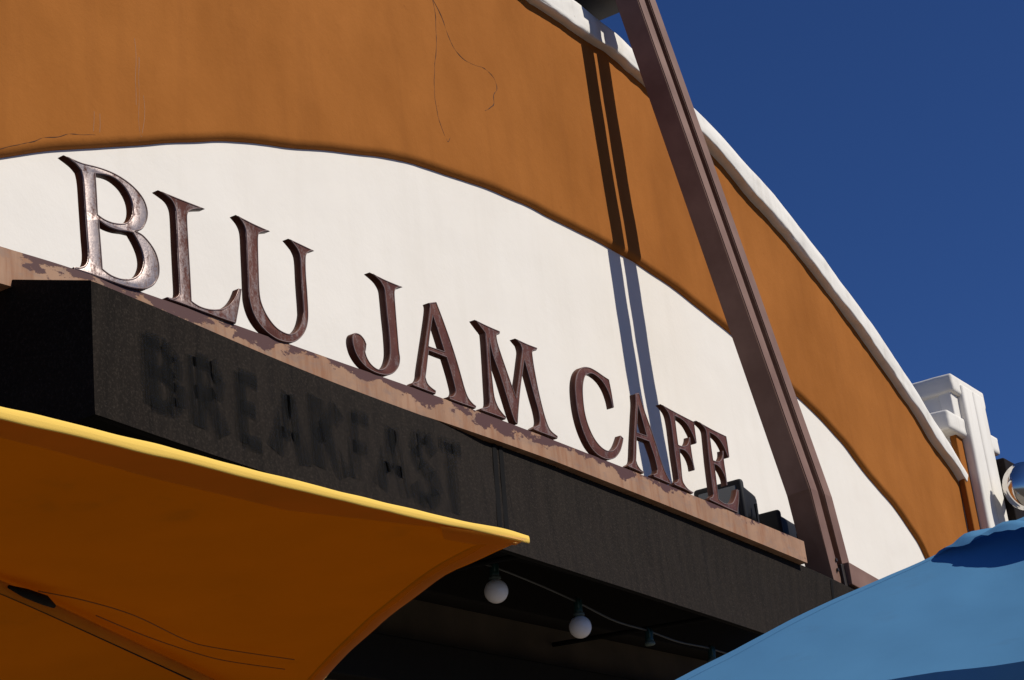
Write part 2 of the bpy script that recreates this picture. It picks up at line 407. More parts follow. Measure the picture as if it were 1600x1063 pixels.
# pilaster at the right-hand end
YP = 5.73
def rough_block(name, x0, x1, y0, y1, z0, z1, seed, parent, mat=M_cope, bev=.014, amp=.011):
    bm = boxbm(x0, x1, y0, y1, z0, z1, bev, 3)
    bmesh.ops.subdivide_edges(bm, edges=[e for e in bm.edges if e.calc_length() > .12], cuts=5, use_grid_fill=True)
    for v in bm.verts:
        d = amp * fbm(v.co.x * 6 + seed, v.co.y * 6, v.co.z * 6, 3)
        v.co += Vector((d, d * .8, d))
    return autosmooth(frombm(name, bm, mat, parent), 50)
pil = rough_block('pilaster', 18.09, 19.24, W + .001, 6.6, 0, 7.40, 9, bld)
rough_block('ochre_facing', 18.085, 19.28, YP, W, 0, 6.90, 4, pil, M_brown, .012, .004)
rough_block('pilaster_neck', 18.07, 19.06, YP - .04, W + .03, 6.9, 7.40, 1, pil)
rough_block('cap_block', 18.05, 19.05, YP - .085, 6.62, 7.27, 7.475, 2, pil, M_cope, .03)
rough_block('shoulder_block', 17.78, 19.32, YP - .06, 6.60, 6.82, 7.03, 3, pil, M_cope, .035)
for a, b_ in ((18.27, 18.60), (18.605, 18.95)):
    rough_block('rib', a, b_, YP - .105, YP + .02, 3.0, 7.40, a, pil, M_cope, .03, .006)

# cracks in the ochre plaster
def crack(px, r=.0035, ww=W):
    P = crom([aty(a, b_, ww - .003) for a, b_ in px], 6)
    P = [p + Vector((.01 * noise.noise(p * 9), 0, .01 * noise.noise(p * 9 + Vector((5, 5, 5))))) for p in P]
    def face(x, z):
        e = z - z_lip(x); yy = 0
        if e < RAD: yy = DEP * (1 - math.sqrt(max(0, 1 - ((RAD - e) / RAD) ** 2)))
        return W + yy + plaster_y(x, z)
    P = [Vector((p.x, face(p.x, p.z) + r * .55, p.z)) for p in P]
    V, F = tube(P, [max(.0018, r * (.7 + .9 * abs(noise.noise(p * 6)) + .5 * noise.noise(p * 25))) for p in P], 5); return mesh('crack', V, F, M_crack, bld)
crack([(675, -5), (692, 30), (703, 62), (713, 80), (730, 97), (757, 107), (772, 122), (777, 138), (772, 150), (771, 165), (758, 173)], .0055)
crack([(677, 0), (682, 40), (682, 75), (680, 100), (679, 140), (684, 180), (693, 205), (700, 222), (704, 216)], .0035)
def scrape(px, r):
    o = crack(px, r); o.name = 'scrape_mark'; o.data.materials.clear(); o.data.materials.append(M_scrape)
M_scrape = plain('pale_scraped_plaster', (.36, .20, .12), .9)
for q, r_ in ((((211, 60), (212, 110), (213, 165)), .0014), (((216, 90), (218, 140), (217, 180), (222, 222)), .0022), (((225, 150), (226, 185), (221, 222)), .0016), (((148, 175), (147, 205)), .0014), (((157, 178), (156, 206)), .0012)): scrape(q, r_)
crack([(0, 231), (30, 226), (45, 222), (75, 215), (110, 211), (150, 210)], .003)

# ------------------------------------------------------------------ black canopy
CY0 = 4.31; CK = .047
def y_bot(x): return CY0 + CK * (x - 4.4)
def y_top(x):
    t = min(1, max(0, (x - 4.4) / 3.1)); return CY0 + .445 * (t - .18 * t * t) / .82
def at_curve(px, py, fy):
    y = 4.5
    for _ in range(30): y = fy(aty(px, py, y).x)
    return aty(px, py, y)
CT = [(142, 439), (190, 458), (237, 477.5), (320, 513), (398, 547), (470, 577), (538, 604), (667, 652), (763, 684), (860, 722), (1070, 806), (1266, 889), (1334, 921), (1420, 962)]
CB = [(157, 650), (400, 733), (783, 857), (905, 896), (1039, 939), (1180, 985), (1330, 1036), (1400, 1062)]
tp = crom([at_curve(*p, y_top) for p in CT], 8); bp = crom([at_curve(*p, y_bot) for p in CB], 8)
def samp(P, x):
    xs = [p.x for p in P]; return float(np.interp(x, xs, [p.z for p in P]))
CX0 = tp[0].x; CX1 = min(tp[-1].x, bp[-1].x)
can = empty('black_canopy', ((CX0 + CX1) / 2, 5.0, 3.65), 'black canvas canopy with ghosted lettering below the rusty sign rail', 'canopy')
def c_y(x): return y_bot(x)
def can_pt(u, v):
    x = CX0 + (CX1 - CX0) * u; zt = samp(tp, x); zb = samp(bp, x); z = zb + (zt - zb) * v
    y = y_bot(x) * (1 - v) + y_top(x) * v + .010 * math.sin(math.pi * v) * (1 + fbm(x * 1.5, 0, v, 2)) + .006 * fbm(x * 6, 2, z * 1.2, 2) * math.sin(math.pi * v)
    return (x, y, z)
V, F = grid(260, 20, can_pt)
mesh('front_panel', V, F, M_canvas, can, True)
# underside and top, closing the box back to the wall
def top_pt(u, v):
    x = CX0 + (CX1 - CX0) * u; return (x, y_top(x) + .004 + (W - .17 - y_top(x)) * v, (samp(tp, x) - .004) * (1 - v) + 4.16 * v)
V, F = grid(60, 1, top_pt)
mesh('top_panel', V, F, M_frame, can)
sp = [atx(142, 438, CX0), atx(70, 437.5, CX0), atx(20, 437, CX0)]
zl = samp(bp, CX0)
V = [(CX0 - .001, CY0 + .0, zl), sp[0], sp[1], sp[2], (CX0, W - .06, 4.2), (CX0, W - .06, zl)]
mesh('side_panel', [Vector(v) for v in V], [(0, 1, 2, 3, 4, 5)], M_canvas, can)
V, F = tube([(x, c_y(x) + .035, samp(bp, x) + .018) for x in np.linspace(CX0 + .02, CX1, 40)], .016, 8); mesh('frame_tube', V, F, M_frame, can, True)
for xx in (5.2, 7.4, 9.6):
    V, F = tube([(xx, c_y(xx) + .05, samp(bp, xx) + .04), (xx, W - .07, samp(bp, xx) + .10)], .015, 8); mesh('cross_bar', V, F, M_frame, can, True)
def canvas_point(px, py, off):
    y = 4.5
    for _ in range(30):
        p = aty(px, py, y); zt = samp(tp, p.x); zb = samp(bp, p.x); v = max(0, min(1, (p.z - zb) / (zt - zb)))
        y = can_pt((p.x - CX0) / (CX1 - CX0), v)[1]
    return Vector((p.x, y - off, p.z))
for pa, pb in (((771, 688), (782, 850)), ((781, 692), (793, 852)), ((1298, 906), (1312, 1020))):
    P = [canvas_point(pa[0] + (pb[0] - pa[0]) * t, pa[1] + (pb[1] - pa[1]) * t, .0) for t in np.linspace(0, 1, 12)]
    V = []; F = []
    for i, p in enumerate(P): V += [p + Vector((-.02, -.004, 0)), p + Vector((0, -.007, 0)), p + Vector((.02, -.003, 0))]
    for i in range(len(P) - 1): a = 3 * i; F += [(a, a + 1, a + 4, a + 3), (a + 1, a + 2, a + 5, a + 4)]
    mesh('seam', V, F, M_seam, can, True)

# ghost lettering: strokes given in a unit box per letter (x right, y up)
ST = {'B': [[(.12, 0), (.12, 1)], [(.12, 1), (.6, 1), (.78, .85), (.75, .62), (.55, .53), (.12, .53)], [(.55, .53), (.85, .42), (.88, .15), (.65, 0), (.12, 0)]],
      'R': [[(.12, 0), (.12, 1)], [(.12, 1), (.65, 1), (.82, .8), (.7, .55), (.12, .5)], [(.45, .5), (.9, 0)]],
      'E': [[(.15, 0), (.15, 1)], [(.15, 1), (.85, 1)], [(.15, .52), (.7, .52)], [(.15, 0), (.88, 0)]],
      'A': [[(.05, 0), (.5, 1), (.95, 0)], [(.22, .35), (.78, .35)]],
      'K': [[(.14, 0), (.14, 1)], [(.85, 1), (.14, .42)], [(.38, .6), (.92, 0)]],
      'F': [[(.15, 0), (.15, 1)], [(.15, 1), (.88, 1)], [(.15, .5), (.72, .5)]],
      'S': [[(.82, .82), (.6, 1), (.3, .97), (.15, .75), (.35, .55), (.7, .45), (.85, .2), (.6, 0), (.3, .02), (.1, .2)]],
      'T': [[(.5, 0), (.5, 1)], [(.05, 1), (.95, 1)]]}
GL = [('B', (224, 527), (280, 553), (232, 628), (284, 648)), ('R', (297, 560), (345, 575), (303, 660), (354, 680)), ('E', (368, 585), (405, 600), (374, 685), (412, 700)),
      ('A', (430, 612), (470, 630), (428, 700), (478, 725)), ('K', (484, 620), (534, 645), (492, 722), (540, 745)), ('F', (545, 648), (578, 660), (550, 742), (584, 755)),
      ('A', (592, 668), (632, 680), (592, 757), (638, 775)), ('S', (640, 676), (682, 692), (644, 778), (690, 792)), ('T', (684, 692), (720, 704), (692, 792), (728, 804))]
for ch, tl, tr, bl, br in GL:
    bm = bmesh.new()
    for si, st, hw, ly in [(si, st, h_, ly) for ly, h_ in enumerate((.30, .22, .14)) for si, st in enumerate(ST[ch])]:
        pts = [Vector((a, b_, 0)) for a, b_ in st]
        for i in range(len(pts) - 1):
            d = (pts[i + 1] - pts[i]); ln = d.length; d.normalize(); nn = Vector((-d.y, d.x, 0)) * hw; nn.y *= .45
            a = pts[i] - d * .05; b2 = pts[i + 1] + d * .05; m_ = max(2, int(ln * 6)); prev = None
            for k in range(m_ + 1):
                c = a + (b2 - a) * (k / m_); pr = []
                for s in (-1, 1):
                    q = c + nn * s * (1 + .15 * noise.noise(Vector((c.x * 7 + s, c.y * 7, si))))
                    px = (tl[0] * (1 - q.x) + tr[0] * q.x) * q.y + (bl[0] * (1 - q.x) + br[0] * q.x) * (1 - q.y)
                    py = (tl[1] * (1 - q.x) + tr[1] * q.x) * q.y + (bl[1] * (1 - q.x) + br[1] * q.x) * (1 - q.y)
                    pr.append(bm.verts.new(canvas_point(px, py, .0010 + .0002 * (si * 2 + i % 2) + .0015 * ly)))
                if prev: bm.faces.new((prev[0], pr[0], pr[1], prev[1]))
                prev = pr
    frombm('ghost_letter', bm, M_ghost, can)

# ------------------------------------------------------------------ sign rail
RY = 4.70
railtop = crom([aty(*p, RY) for p in ((-120, 346), (0, 385), (114, 420), (300, 484), (520, 562), (690, 622), (860, 686), (1060, 765), (1256, 846))], 6)
rb = bmesh.new(); prev = None
for i, p in enumerate(railtop):
    t = i / (len(railtop) - 1); h = float(np.interp(t, [0, .48, .62, .75, 1], [.145, .145, .124, .118, .147]))
    sec = [(RY, p.z), (RY, p.z - h), (RY + .085, p.z - h), (RY + .085, p.z - h + .014), (RY + .014, p.z - h + .014), (RY + .014, p.z - .012), (RY + .085, p.z - .012), (RY + .085, p.z)]
    vs = [rb.verts.new((p.x, y, z)) for y, z in sec]
    if prev:
        for k in range(8): rb.faces.new((prev[k], vs[k], vs[(k + 1) % 8], prev[(k + 1) % 8]))
    else: rb.faces.new(vs[::-1])
    prev = vs
rb.faces.new(prev)
rail = tag(frombm('sign_rail', rb, M_rail), 'long rusty pink-brown steel rail carrying the sign letters', 'rail')

# ------------------------------------------------------------------ sign letters
LET = {
 'B': ((80, 220, 4.2526), [[(125, 98), (215, 140), (300, 165), (370, 190), (440, 225), (510, 275), (570, 335), (612, 400), (632, 470), (628, 530), (605, 580), (578, 598), (552, 600), (600, 630), (650, 690), (685, 755), (703, 830), (702, 900), (680, 950), (645, 978), (600, 988), (520, 975), (430, 945), (340, 910), (250, 875), (172, 848), (172, 836), (205, 838), (235, 828), (252, 800), (258, 740), (250, 620), (238, 420), (228, 260), (215, 190), (180, 145)],
   [(303, 212), (370, 222), (430, 250), (490, 310), (530, 390), (541, 465), (528, 520), (490, 550), (420, 545), (360, 520), (317, 488), (310, 330)],
   [(322, 522), (380, 565), (440, 590), (500, 601), (540, 612), (575, 680), (600, 750), (607, 820), (585, 885), (540, 918), (470, 920), (400, 893), (345, 850), (335, 690)]]),
 'L': ((230, 280, 4.4292), [[(103, 85), (245, 145), (388, 203), (330, 206), (295, 218), (278, 245), (277, 300), (285, 450), (295, 620), (306, 845), (360, 880), (420, 900), (480, 905), (530, 895), (575, 865), (608, 820), (632, 762), (645, 765), (630, 870), (607, 998), (520, 968), (380, 915), (240, 860), (150, 828), (148, 818), (185, 825), (215, 812), (228, 780), (222, 640), (213, 450), (205, 260), (195, 190), (165, 135)]]),
 'U': ((350, 320, 4.619), [[(97, 82), (210, 140), (322, 190), (280, 195), (252, 208), (243, 235), (243, 330), (248, 500), (253, 620), (265, 700), (295, 775), (335, 840), (380, 890), (430, 922), (480, 935), (522, 918), (555, 870), (573, 800), (573, 740), (560, 560), (550, 390), (530, 325), (505, 288), (475, 252), (560, 292), (643, 332), (610, 340), (592, 360), (586, 395), (588, 500), (598, 640), (605, 780), (600, 860), (580, 920), (545, 965), (495, 992), (440, 990), (380, 970), (320, 930), (265, 875), (225, 815), (198, 750), (182, 680), (178, 620), (172, 480), (165, 330), (160, 220), (150, 165), (128, 120)]]),
 'J': ((530, 410, 5.0625), [[(262, 92), (370, 145), (492, 195), (455, 203), (438, 225), (435, 260), (445, 400), (458, 560), (470, 700), (478, 760), (470, 820), (440, 865), (395, 888), (340, 888), (280, 870), (220, 835), (170, 785), (130, 720), (108, 650), (105, 600), (115, 570), (135, 562), (165, 575), (195, 610), (212, 650), (208, 690), (203, 710), (215, 750), (240, 795), (275, 830), (310, 848), (345, 845), (375, 820), (395, 770), (402, 700), (393, 560), (378, 420), (365, 280), (355, 210), (330, 160), (300, 125)]]),
 'A': ((640, 460, 4.6208), [[(140, 65), (190, 58), (240, 190), (300, 360), (350, 520), (395, 680), (420, 745), (450, 785), (478, 808), (475, 822), (380, 790), (288, 755), (285, 742), (315, 735), (330, 712), (328, 680), (300, 570), (265, 455), (135, 405), (120, 540), (112, 600), (125, 640), (150, 670), (187, 697), (185, 718), (100, 687), (20, 655), (30, 640), (60, 630), (78, 600), (85, 540), (110, 370), (135, 200), (146, 100)],
   [(165, 150), (205, 270), (250, 414), (134, 375), (147, 270)]]),
 'M': ((640, 460, 4.6208), [[(478, 190), (560, 230), (648, 268), (648, 285), (630, 288), (624, 305), (632, 350), (660, 440), (715, 600), (768, 750), (790, 600), (805, 480), (812, 410), (800, 362), (770, 325), (840, 358), (918, 388), (915, 402), (890, 407), (882, 425), (895, 520), (925, 680), (960, 830), (990, 930), (1018, 985), (1066, 1025), (1065, 1040), (960, 1002), (890, 973), (905, 960), (935, 945), (940, 912), (928, 840), (900, 740), (865, 610), (826, 470), (800, 660), (784, 830), (778, 935), (762, 925), (740, 870), (700, 740), (650, 580), (600, 440), (572, 318), (580, 480), (595, 620), (610, 740), (635, 810), (665, 855), (693, 885), (692, 900), (600, 866), (520, 838), (525, 825), (560, 815), (577, 785), (570, 640), (560, 470), (548, 300), (538, 270), (515, 240)]]),
 'C': ((870, 560, 5.315), [[(430, 178), (380, 145), (330, 110), (280, 82), (240, 74), (205, 82), (175, 115), (158, 170), (152, 240), (157, 330), (170, 430), (195, 540), (230, 640), (275, 730), (330, 795), (390, 830), (440, 838), (490, 820), (525, 770), (545, 700), (550, 665), (530, 645), (515, 690), (495, 735), (465, 765), (430, 770), (390, 755), (345, 715), (300, 650), (260, 560), (232, 460), (217, 350), (213, 250), (222, 180), (240, 140), (280, 125), (325, 145), (375, 192), (418, 262), (448, 345), (462, 410), (471, 408), (452, 290)]]),
 'A2': ((870, 560, 5.315), [[(650, 300), (680, 290), (720, 420), (770, 560), (820, 710), (870, 870), (905, 960), (946, 1033), (940, 1042), (805, 982), (802, 968), (830, 955), (835, 925), (810, 820), (765, 690), (660, 652), (658, 780), (656, 850), (670, 890), (695, 925), (722, 945), (718, 955), (650, 922), (588, 896), (600, 885), (625, 870), (635, 830), (640, 700), (650, 500), (656, 380)],
   [(672, 390), (705, 500), (745, 645), (661, 615), (665, 500)]]),
 'F': ((1000, 620, 5.3167), [[(183, 70), (300, 135), (445, 210), (455, 290), (468, 385), (462, 388), (448, 345), (422, 288), (388, 230), (340, 185), (285, 158), (298, 270), (315, 400), (350, 412), (385, 405), (403, 375), (408, 340), (413, 342), (420, 420), (435, 520), (453, 608), (446, 608), (437, 560), (418, 510), (390, 465), (360, 442), (325, 434), (338, 560), (350, 685), (367, 730), (400, 770), (441, 795), (437, 803), (370, 768), (284, 730), (285, 717), (310, 708), (320, 685), (305, 580), (290, 480), (265, 280), (250, 190), (235, 140), (210, 100)]]),
 'E': ((1000, 620, 5.3167), [[(487, 212), (600, 275), (713, 330), (725, 400), (739, 503), (733, 505), (720, 480), (698, 425), (663, 365), (620, 322), (575, 297), (588, 410), (605, 528), (640, 540), (668, 530), (684, 495), (684, 452), (689, 452), (695, 540), (710, 640), (723, 735), (717, 735), (712, 690), (693, 640), (668, 597), (640, 570), (612, 558), (625, 640), (637, 740), (650, 852), (690, 882), (735, 893), (770, 880), (793, 830), (804, 772), (818, 780), (818, 860), (808, 962), (700, 914), (578, 857), (580, 842), (600, 835), (610, 812), (600, 740), (575, 540), (555, 340), (548, 290), (535, 260), (510, 232)]])}
LY = RY - .006
def loop2d(pts, org):
    P = [aty(org[0] + a / org[2], org[1] + b_ / org[2], LY) for a, b_ in pts]
    P = [Vector((p.x, p.z, 0)) for p in P]; n = len(P)
    corner = []
    for i in range(n):
        a = (P[i] - P[i - 1]).normalized(); b2 = (P[(i + 1) % n] - P[i]).normalized()
        corner.append(a.angle(b2) > R(38))
    if not any(corner): return crom(P, 4, True)
    s = corner.index(True); out = []
    seq = [(s + i) % n for i in range(n + 1)]; run = [seq[0]]
    for k in seq[1:]:
        run.append(k)
        if corner[k]:
            out += crom([P[q] for q in run], 4)[:-1]; run = [k]
    return out
LDESC = {'B': 'maroon metal letter B, first and shiniest letter of the sign', 'L': 'maroon metal letter L between the B and the U',
 'U': 'maroon metal letter U ending the first word of the sign', 'J': 'maroon metal letter J with a rounded hook',
 'A': 'maroon metal letter A in the middle word, left of the M', 'M': 'maroon metal letter M with wide splayed legs',
 'C': 'maroon metal letter C starting the last word', 'A2': 'maroon metal letter A in the last word, before the shadow stripes',
 'F': 'maroon metal letter F between the last A and the E', 'E': 'maroon metal letter E in front of the black floodlight'}
def curve_mesh(name, loops, extrude, bevel, fill):
    cu = bpy.data.curves.new(name, 'CURVE'); cu.dimensions = '2D' if fill else '3D'
    if fill: cu.fill_mode = 'BOTH'
    cu.extrude = extrude; cu.bevel_depth = bevel; cu.bevel_resolution = 1
    for lp in loops:
        s = cu.splines.new('POLY'); s.points.add(len(lp) - 1); s.use_cyclic_u = True
        for p, q in zip(s.points, lp): p.co = (q.x, q.y, q.z, 1)
    ob = bpy.data.objects.new(name, cu); sc.collection.objects.link(ob)
    dg = bpy.context.evaluated_depsgraph_get(); me = bpy.data.meshes.new_from_object(ob.evaluated_get(dg))
    bpy.data.objects.remove(ob); bpy.data.curves.remove(cu)
    for v in me.vertices: v.co = (v.co.x, -v.co.z, v.co.y)      # 2D plane -> wall plane
    me.flip_normals(); me.materials.clear(); return me
LD = .037
for k, (org, loops) in LET.items():
    lp = [loop2d(l, org) for l in loops]
    cx = sum(p.x for p in lp[0]) / len(lp[0]); zb = min(p.y for p in lp[0])
    me = curve_mesh('sign_letter', lp, LD / 2 - .002, .0022, True)
    for v in me.vertices: v.co.y += LY + LD / 2; v.co.x -= cx; v.co.z -= zb; v.co.y -= LY
    bm = bmesh.new(); bm.from_mesh(me); bmesh.ops.remove_doubles(bm, verts=bm.verts, dist=.0002); bmesh.ops.recalc_face_normals(bm, faces=bm.faces); bm.to_mesh(me); bm.free()
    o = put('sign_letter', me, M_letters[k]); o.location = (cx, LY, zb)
    tag(o, LDESC[k], 'letter', 'letters standing on the sign rail'); autosmooth(o, 30)
    tw, tl_ = {'B': (-3, .6), 'L': (-1, .2)}.get(k, (0, 0))       # letters do not all sit quite flat
    o.rotation_euler = (R(-tl_), 0, R(tw))
    ins = [[Vector((p.x, p.y, -.0008)) for p in l] for l in lp]
    bme = bmesh.new()
    for l in lp:
        n = len(l); ring = []
        for i in range(n):
            t = (l[(i + 1) % n] - l[i - 1]).normalized(); nn = Vector((t.y, -t.x, 0))
            ring.append(nn)
        # raised lip: a thin ridge along the outline
        rows = [(-.0005, .0005), (.0005, -.0035), (.0030, -.0035), (.0036, .0002)]
        area = sum(l[i].x * l[(i + 1) % n].y - l[(i + 1) % n].x * l[i].y for i in range(n)); sg = -1 if (area > 0) == (l is lp[0]) else 1
        if l is not lp[0]: sg = 1 if area > 0 else -1
        vs = []
        for i in range(n):
            q = l[i]; vs.append([bme.verts.new((q.x + ring[i].x * sg * a, LY + dy, q.y + ring[i].y * sg * a)) for a, dy in rows])
        for i in range(n):
            for r_ in range(3): bme.faces.new((vs[i][r_], vs[(i + 1) % n][r_], vs[(i + 1) % n][r_ + 1], vs[i][r_ + 1]))
    t = frombm('raised_edge', bme, M_trim, o)

# ------------------------------------------------------------------ inclined twin-channel strut
def strut_at(px, py):
    a = aty(923.5, 67, W); b_ = aty(976, 387, W); n = SUN.cross(b_ - a); d = ray(px, py)
    return CAM + d * (n.dot(a - CAM) / n.dot(d))
S0 = strut_at(1011, 0); S1 = strut_at(1202, 540); S2 = strut_at(1283, 770)
d_up = (S0 - S1).normalized()
Stop = S0 + d_up * 3.2
S3 = aty(1318, 905, S2.y + .03)
S4 = S3 + (S3 - S2).normalized() * .35
strut = empty('canopy_strut', S3, 'tall inclined pink-brown twin-channel steel strut rising past the gable', 'strut')
axis = [Stop, S2, S3, S4]
FW, GAP, WEB, TH = .134, .100, .170, .012
def channel(side):
    # C-section: flange facing the street, web on the gap side or outer side
    x0 = -GAP / 2 - FW if side < 0 else GAP / 2; x1 = x0 + FW * (1 if side < 0 else 1.06)
    bx = -.03 if side < 0 else .022
    bm = bmesh.new(); prev = None
    for i, p in enumerate(axis):
        d = (axis[max(i - 1, 0)] - axis[min(i + 1, len(axis) - 1)]).normalized()
        yx = Vector((1, 0, 0)); dep = d.cross(yx).normalized(); dep = dep if dep.y > 0 else -dep
        sec = [(x0, 0), (x1, 0), (x1 + (0 if side < 0 else .0), WEB), (x0 + bx, WEB)]
        vs = [bm.verts.new(p + yx * a + dep * b_) for a, b_ in sec]
        if prev:
            for k in range(4): bm.faces.new((prev[k], vs[k], vs[(k + 1) % 4], prev[(k + 1) % 4]))
        else: bm.faces.new(vs[::-1])
        prev = vs
    bm.faces.new(prev)
    bmesh.ops.bevel(bm, geom=[e for e in bm.edges if e.calc_length() > .3], offset=.008, segments=2, affect='EDGES')
    return bm
for s in (-1, 1): frombm('steel_channel', channel(s), M_strut, strut)
for t in (.18, .5, .8):
    p = Stop + (S2 - Stop) * t
    frombm('spacer_block', boxbm(p.x - GAP / 2 - .002, p.x + GAP / 2 + .002, p.y + .10, p.y + .15, p.z - .06, p.z + .06), M_beam, strut) if t > .9 else None
for bx_, bz_ in ((-.10, .02), (-.10, -.05), (.12, .02), (.12, -.05)):
    V, F = lathe([(0, .012), (.013, .012), (.014, 0)], (S3.x + bx_, S3.y - .004, S3.z + .10 + bz_), 6, (0, -1, 0)); mesh('bolt', V, F, M_beam, strut)
frombm('foot_bracket', box8([(S3.x - .045, S3.y - .03, S3.z - .2), (S3.x + .07, S3.y - .03, S3.z - .2), (S3.x + .07, S3.y + .10, S3.z - .2), (S3.x - .045, S3.y + .10, S3.z - .2), (S3.x - .045, S3.y - .02, S3.z + .10), (S3.x + .03, S3.y - .02, S3.z + .10), (S3.x + .03, S3.y + .10, S3.z + .10), (S3.x - .045, S3.y + .10, S3.z + .10)], .006), M_beam, strut)
# arm running back over the roof from the strut
bt = aty(974, 18, 5.62)
frombm('roof_arm', boxbm(bt.x - .42, bt.x, 5.47, 8.2, bt.z, bt.z + 1.6, .01), M_beam, strut)
# rail stub beyond the strut
p0 = aty(1326, 878, RY + .06); p1 = aty(1385, 912, RY + .06)
d = (p1 - p0)
stub = frombm('rail_stub', box8([p0 + Vector((0, 0, -.16)), p1 + d + Vector((0, 0, -.16)), p1 + d + Vector((0, .09, -.16)), p0 + Vector((0, .09, -.16)), p0, p1 + d, p1 + d + Vector((0, .09, 0)), p0 + Vector((0, .09, 0))], .006), M_strut, strut)

# ------------------------------------------------------------------ floodlights behind the letter E
def flood(loc, label, sx, sy, sz, lens):
    e = empty('floodlight', loc, label, 'floodlight'); x, y, z = loc
    bm = box8([(x, y, z), (x + sx, y + .04, z + .02), (x + sx, y + sy - .04, z + .02), (x, y + sy, z), (x, y, z + sz), (x + sx, y + .04, z + sz - .03), (x + sx, y + sy - .04, z + sz - .03), (x, y + sy, z + sz)], .05, 4)
    autosmooth(frombm('housing', bm, M_flood, e), 40)
    bm = boxbm(x - .022, x + .03, y - .012, y + sy + .012, z - .012, z + sz + .012, .024, 4)
    autosmooth(frombm('front_rim', bm, M_flood, e), 40)
    if lens: frombm('glass', boxbm(x - .027, x - .018, y + .03, y + sy - .03, z + .03, z + sz - .03, .004), M_lens, e)
    V, F = tube([(x + sx * .5, y + sy * .5, z), (x + sx * .5, y + sy * .5, z - .28)], .018, 10); mesh('stem', V, F, M_flood, e)
    V, F = tube([(x + sx * .45, y - .015, z + sz * .45), (x + sx * .45, y - .015, z - .06), (x + sx * .45, y + sy + .015, z - .06), (x + sx * .45, y + sy + .015, z + sz * .45)], .012, 8); mesh('yoke', V, F, M_flood, e)
    return e
flood((11.02, 4.99, 4.60), 'black floodlight with bluish glass right behind the letter E', .33, .34, .26, True)
flood((11.86, 5.12, 4.58), 'black floodlight half hidden by the inclined strut', .55, .30, .24, False)

# ------------------------------------------------------------------ string lights under the canopy
SY = 4.80
cabpx = [(560, 815), (640, 850), (700, 866), (771, 886), (840, 913), (902, 941), (960, 970), (1013, 986), (1060, 1003), (1111, 1014), (1180, 1036), (1260, 1066)]
cab = crom([aty(a, b_, SY) for a, b_ in cabpx], 6)
cab = empty('light_string_cable', aty(779, 893, SY), 'thin cable of the string lights strung under the black canopy', 'cable') and mesh('cable', *tube(crom([aty(a, b_, SY) for a, b_ in cabpx], 6), .006, 6), M_cable, None, True) if False else tag(mesh('string_light_cable', *tube(cab, .006, 6), M_cable, None, True), 'thin cable of the string lights strung under the black canopy', 'cable')
def lamp(px, py, label, bulb):
    top = aty(px, py, SY); e = empty('string_light', top, label, 'light bulb' if bulb else 'lamp socket', 'string lights under the canopy')
    x, y, z = top
    for dx in (-.016, .016):
        V, F = tube([(x + dx * .7, y - .01, z - .045), (x + dx, y - .014, z - .01), (x + dx, y - .012, z + .014), (x + dx * .6, y, z + .024)], .006, 6); mesh('clip', V, F, M_socket, e, True)
    V, F = lathe([(.0, .012), (.016, .012), (.020, .0), (.023, -.04), (.024, -.060), (0, -.060)], (x, y, z), 18); mesh('socket', V, F, M_socket, e, True)
    V, F = lathe([(.022, -.052), (.029, -.056), (.030, -.068), (.024, -.074), (0, -.074)], (x, y, z), 18); mesh('collar', V, F, M_cap, e, True)
    if bulb:
        rr = .059; cz = -.074 - rr * .93; P = []
        for k in range(17):
            a = math.pi * (k + .0) / 16; P.append((max(rr * math.sin(a), .0 if k else 0.), cz + rr * math.cos(a)))
        V, F = lathe(P, (x, y, z), 28); mesh('bulb', V, F, M_bulb, e, True)
    return e
lamp(771, 884, 'round frosted bulb beside the tip of the yellow umbrella', True)
lamp(902, 942, 'round frosted bulb further right, near the middle of the cable', True)
lamp(1013, 988, 'empty green socket to the right of the second bulb', False)
lamp(1111, 1016, 'empty green socket at the edge of the blue umbrella', False)

# ------------------------------------------------------------------ yellow umbrella, tilted, seen from below
ZU = 2.40
H = [(-240, 582), (-120, 611), (0, 640), (140, 674), (280, 709), (420, 744), (560, 779), (700, 811), (780, 828), (822, 838)]
G = [(-240, 822), (-120, 866), (0, 913), (90, 952), (200, 1003), (310, 1054), (400, 1096), (455, 1122), (480, 1094), (506, 1062), (542, 1023), (577, 991), (610, 962), (658, 926), (700, 896), (739, 878), (784, 857), (822, 842)]
Hw = crom([atz(a, b_, ZU) for a, b_ in H], 8); Gw = crom([atz(a, b_, ZU) for a, b_ in G], 8)
def arc(P, t):
    L_ = [0]
    for i in range(1, len(P)): L_.append(L_[-1] + (P[i] - P[i - 1]).length)
    s = t * L_[-1]; return Vector([float(np.interp(s, L_, [p[k] for p in P])) for k in range(3)])
yu = empty('yellow_umbrella', (1.2, 2.1, 0), 'tilted sun-yellow canvas umbrella seen from underneath at lower left', 'umbrella')
def sag(p, v, u): return p + Vector((0, 0, -.018 * math.sin(math.pi * v) * (1 - u) + .003 * fbm(p.x * 2.5, p.y * 2.5, 0, 3)))
def yp(u, v):
    a = arc(Hw, u); b_ = arc(Gw, u); return sag(a + (b_ - a) * v, v, u)
V, F = grid(90, 24, yp); mesh('canopy_panel', V, F, M_yellow, yu, True)
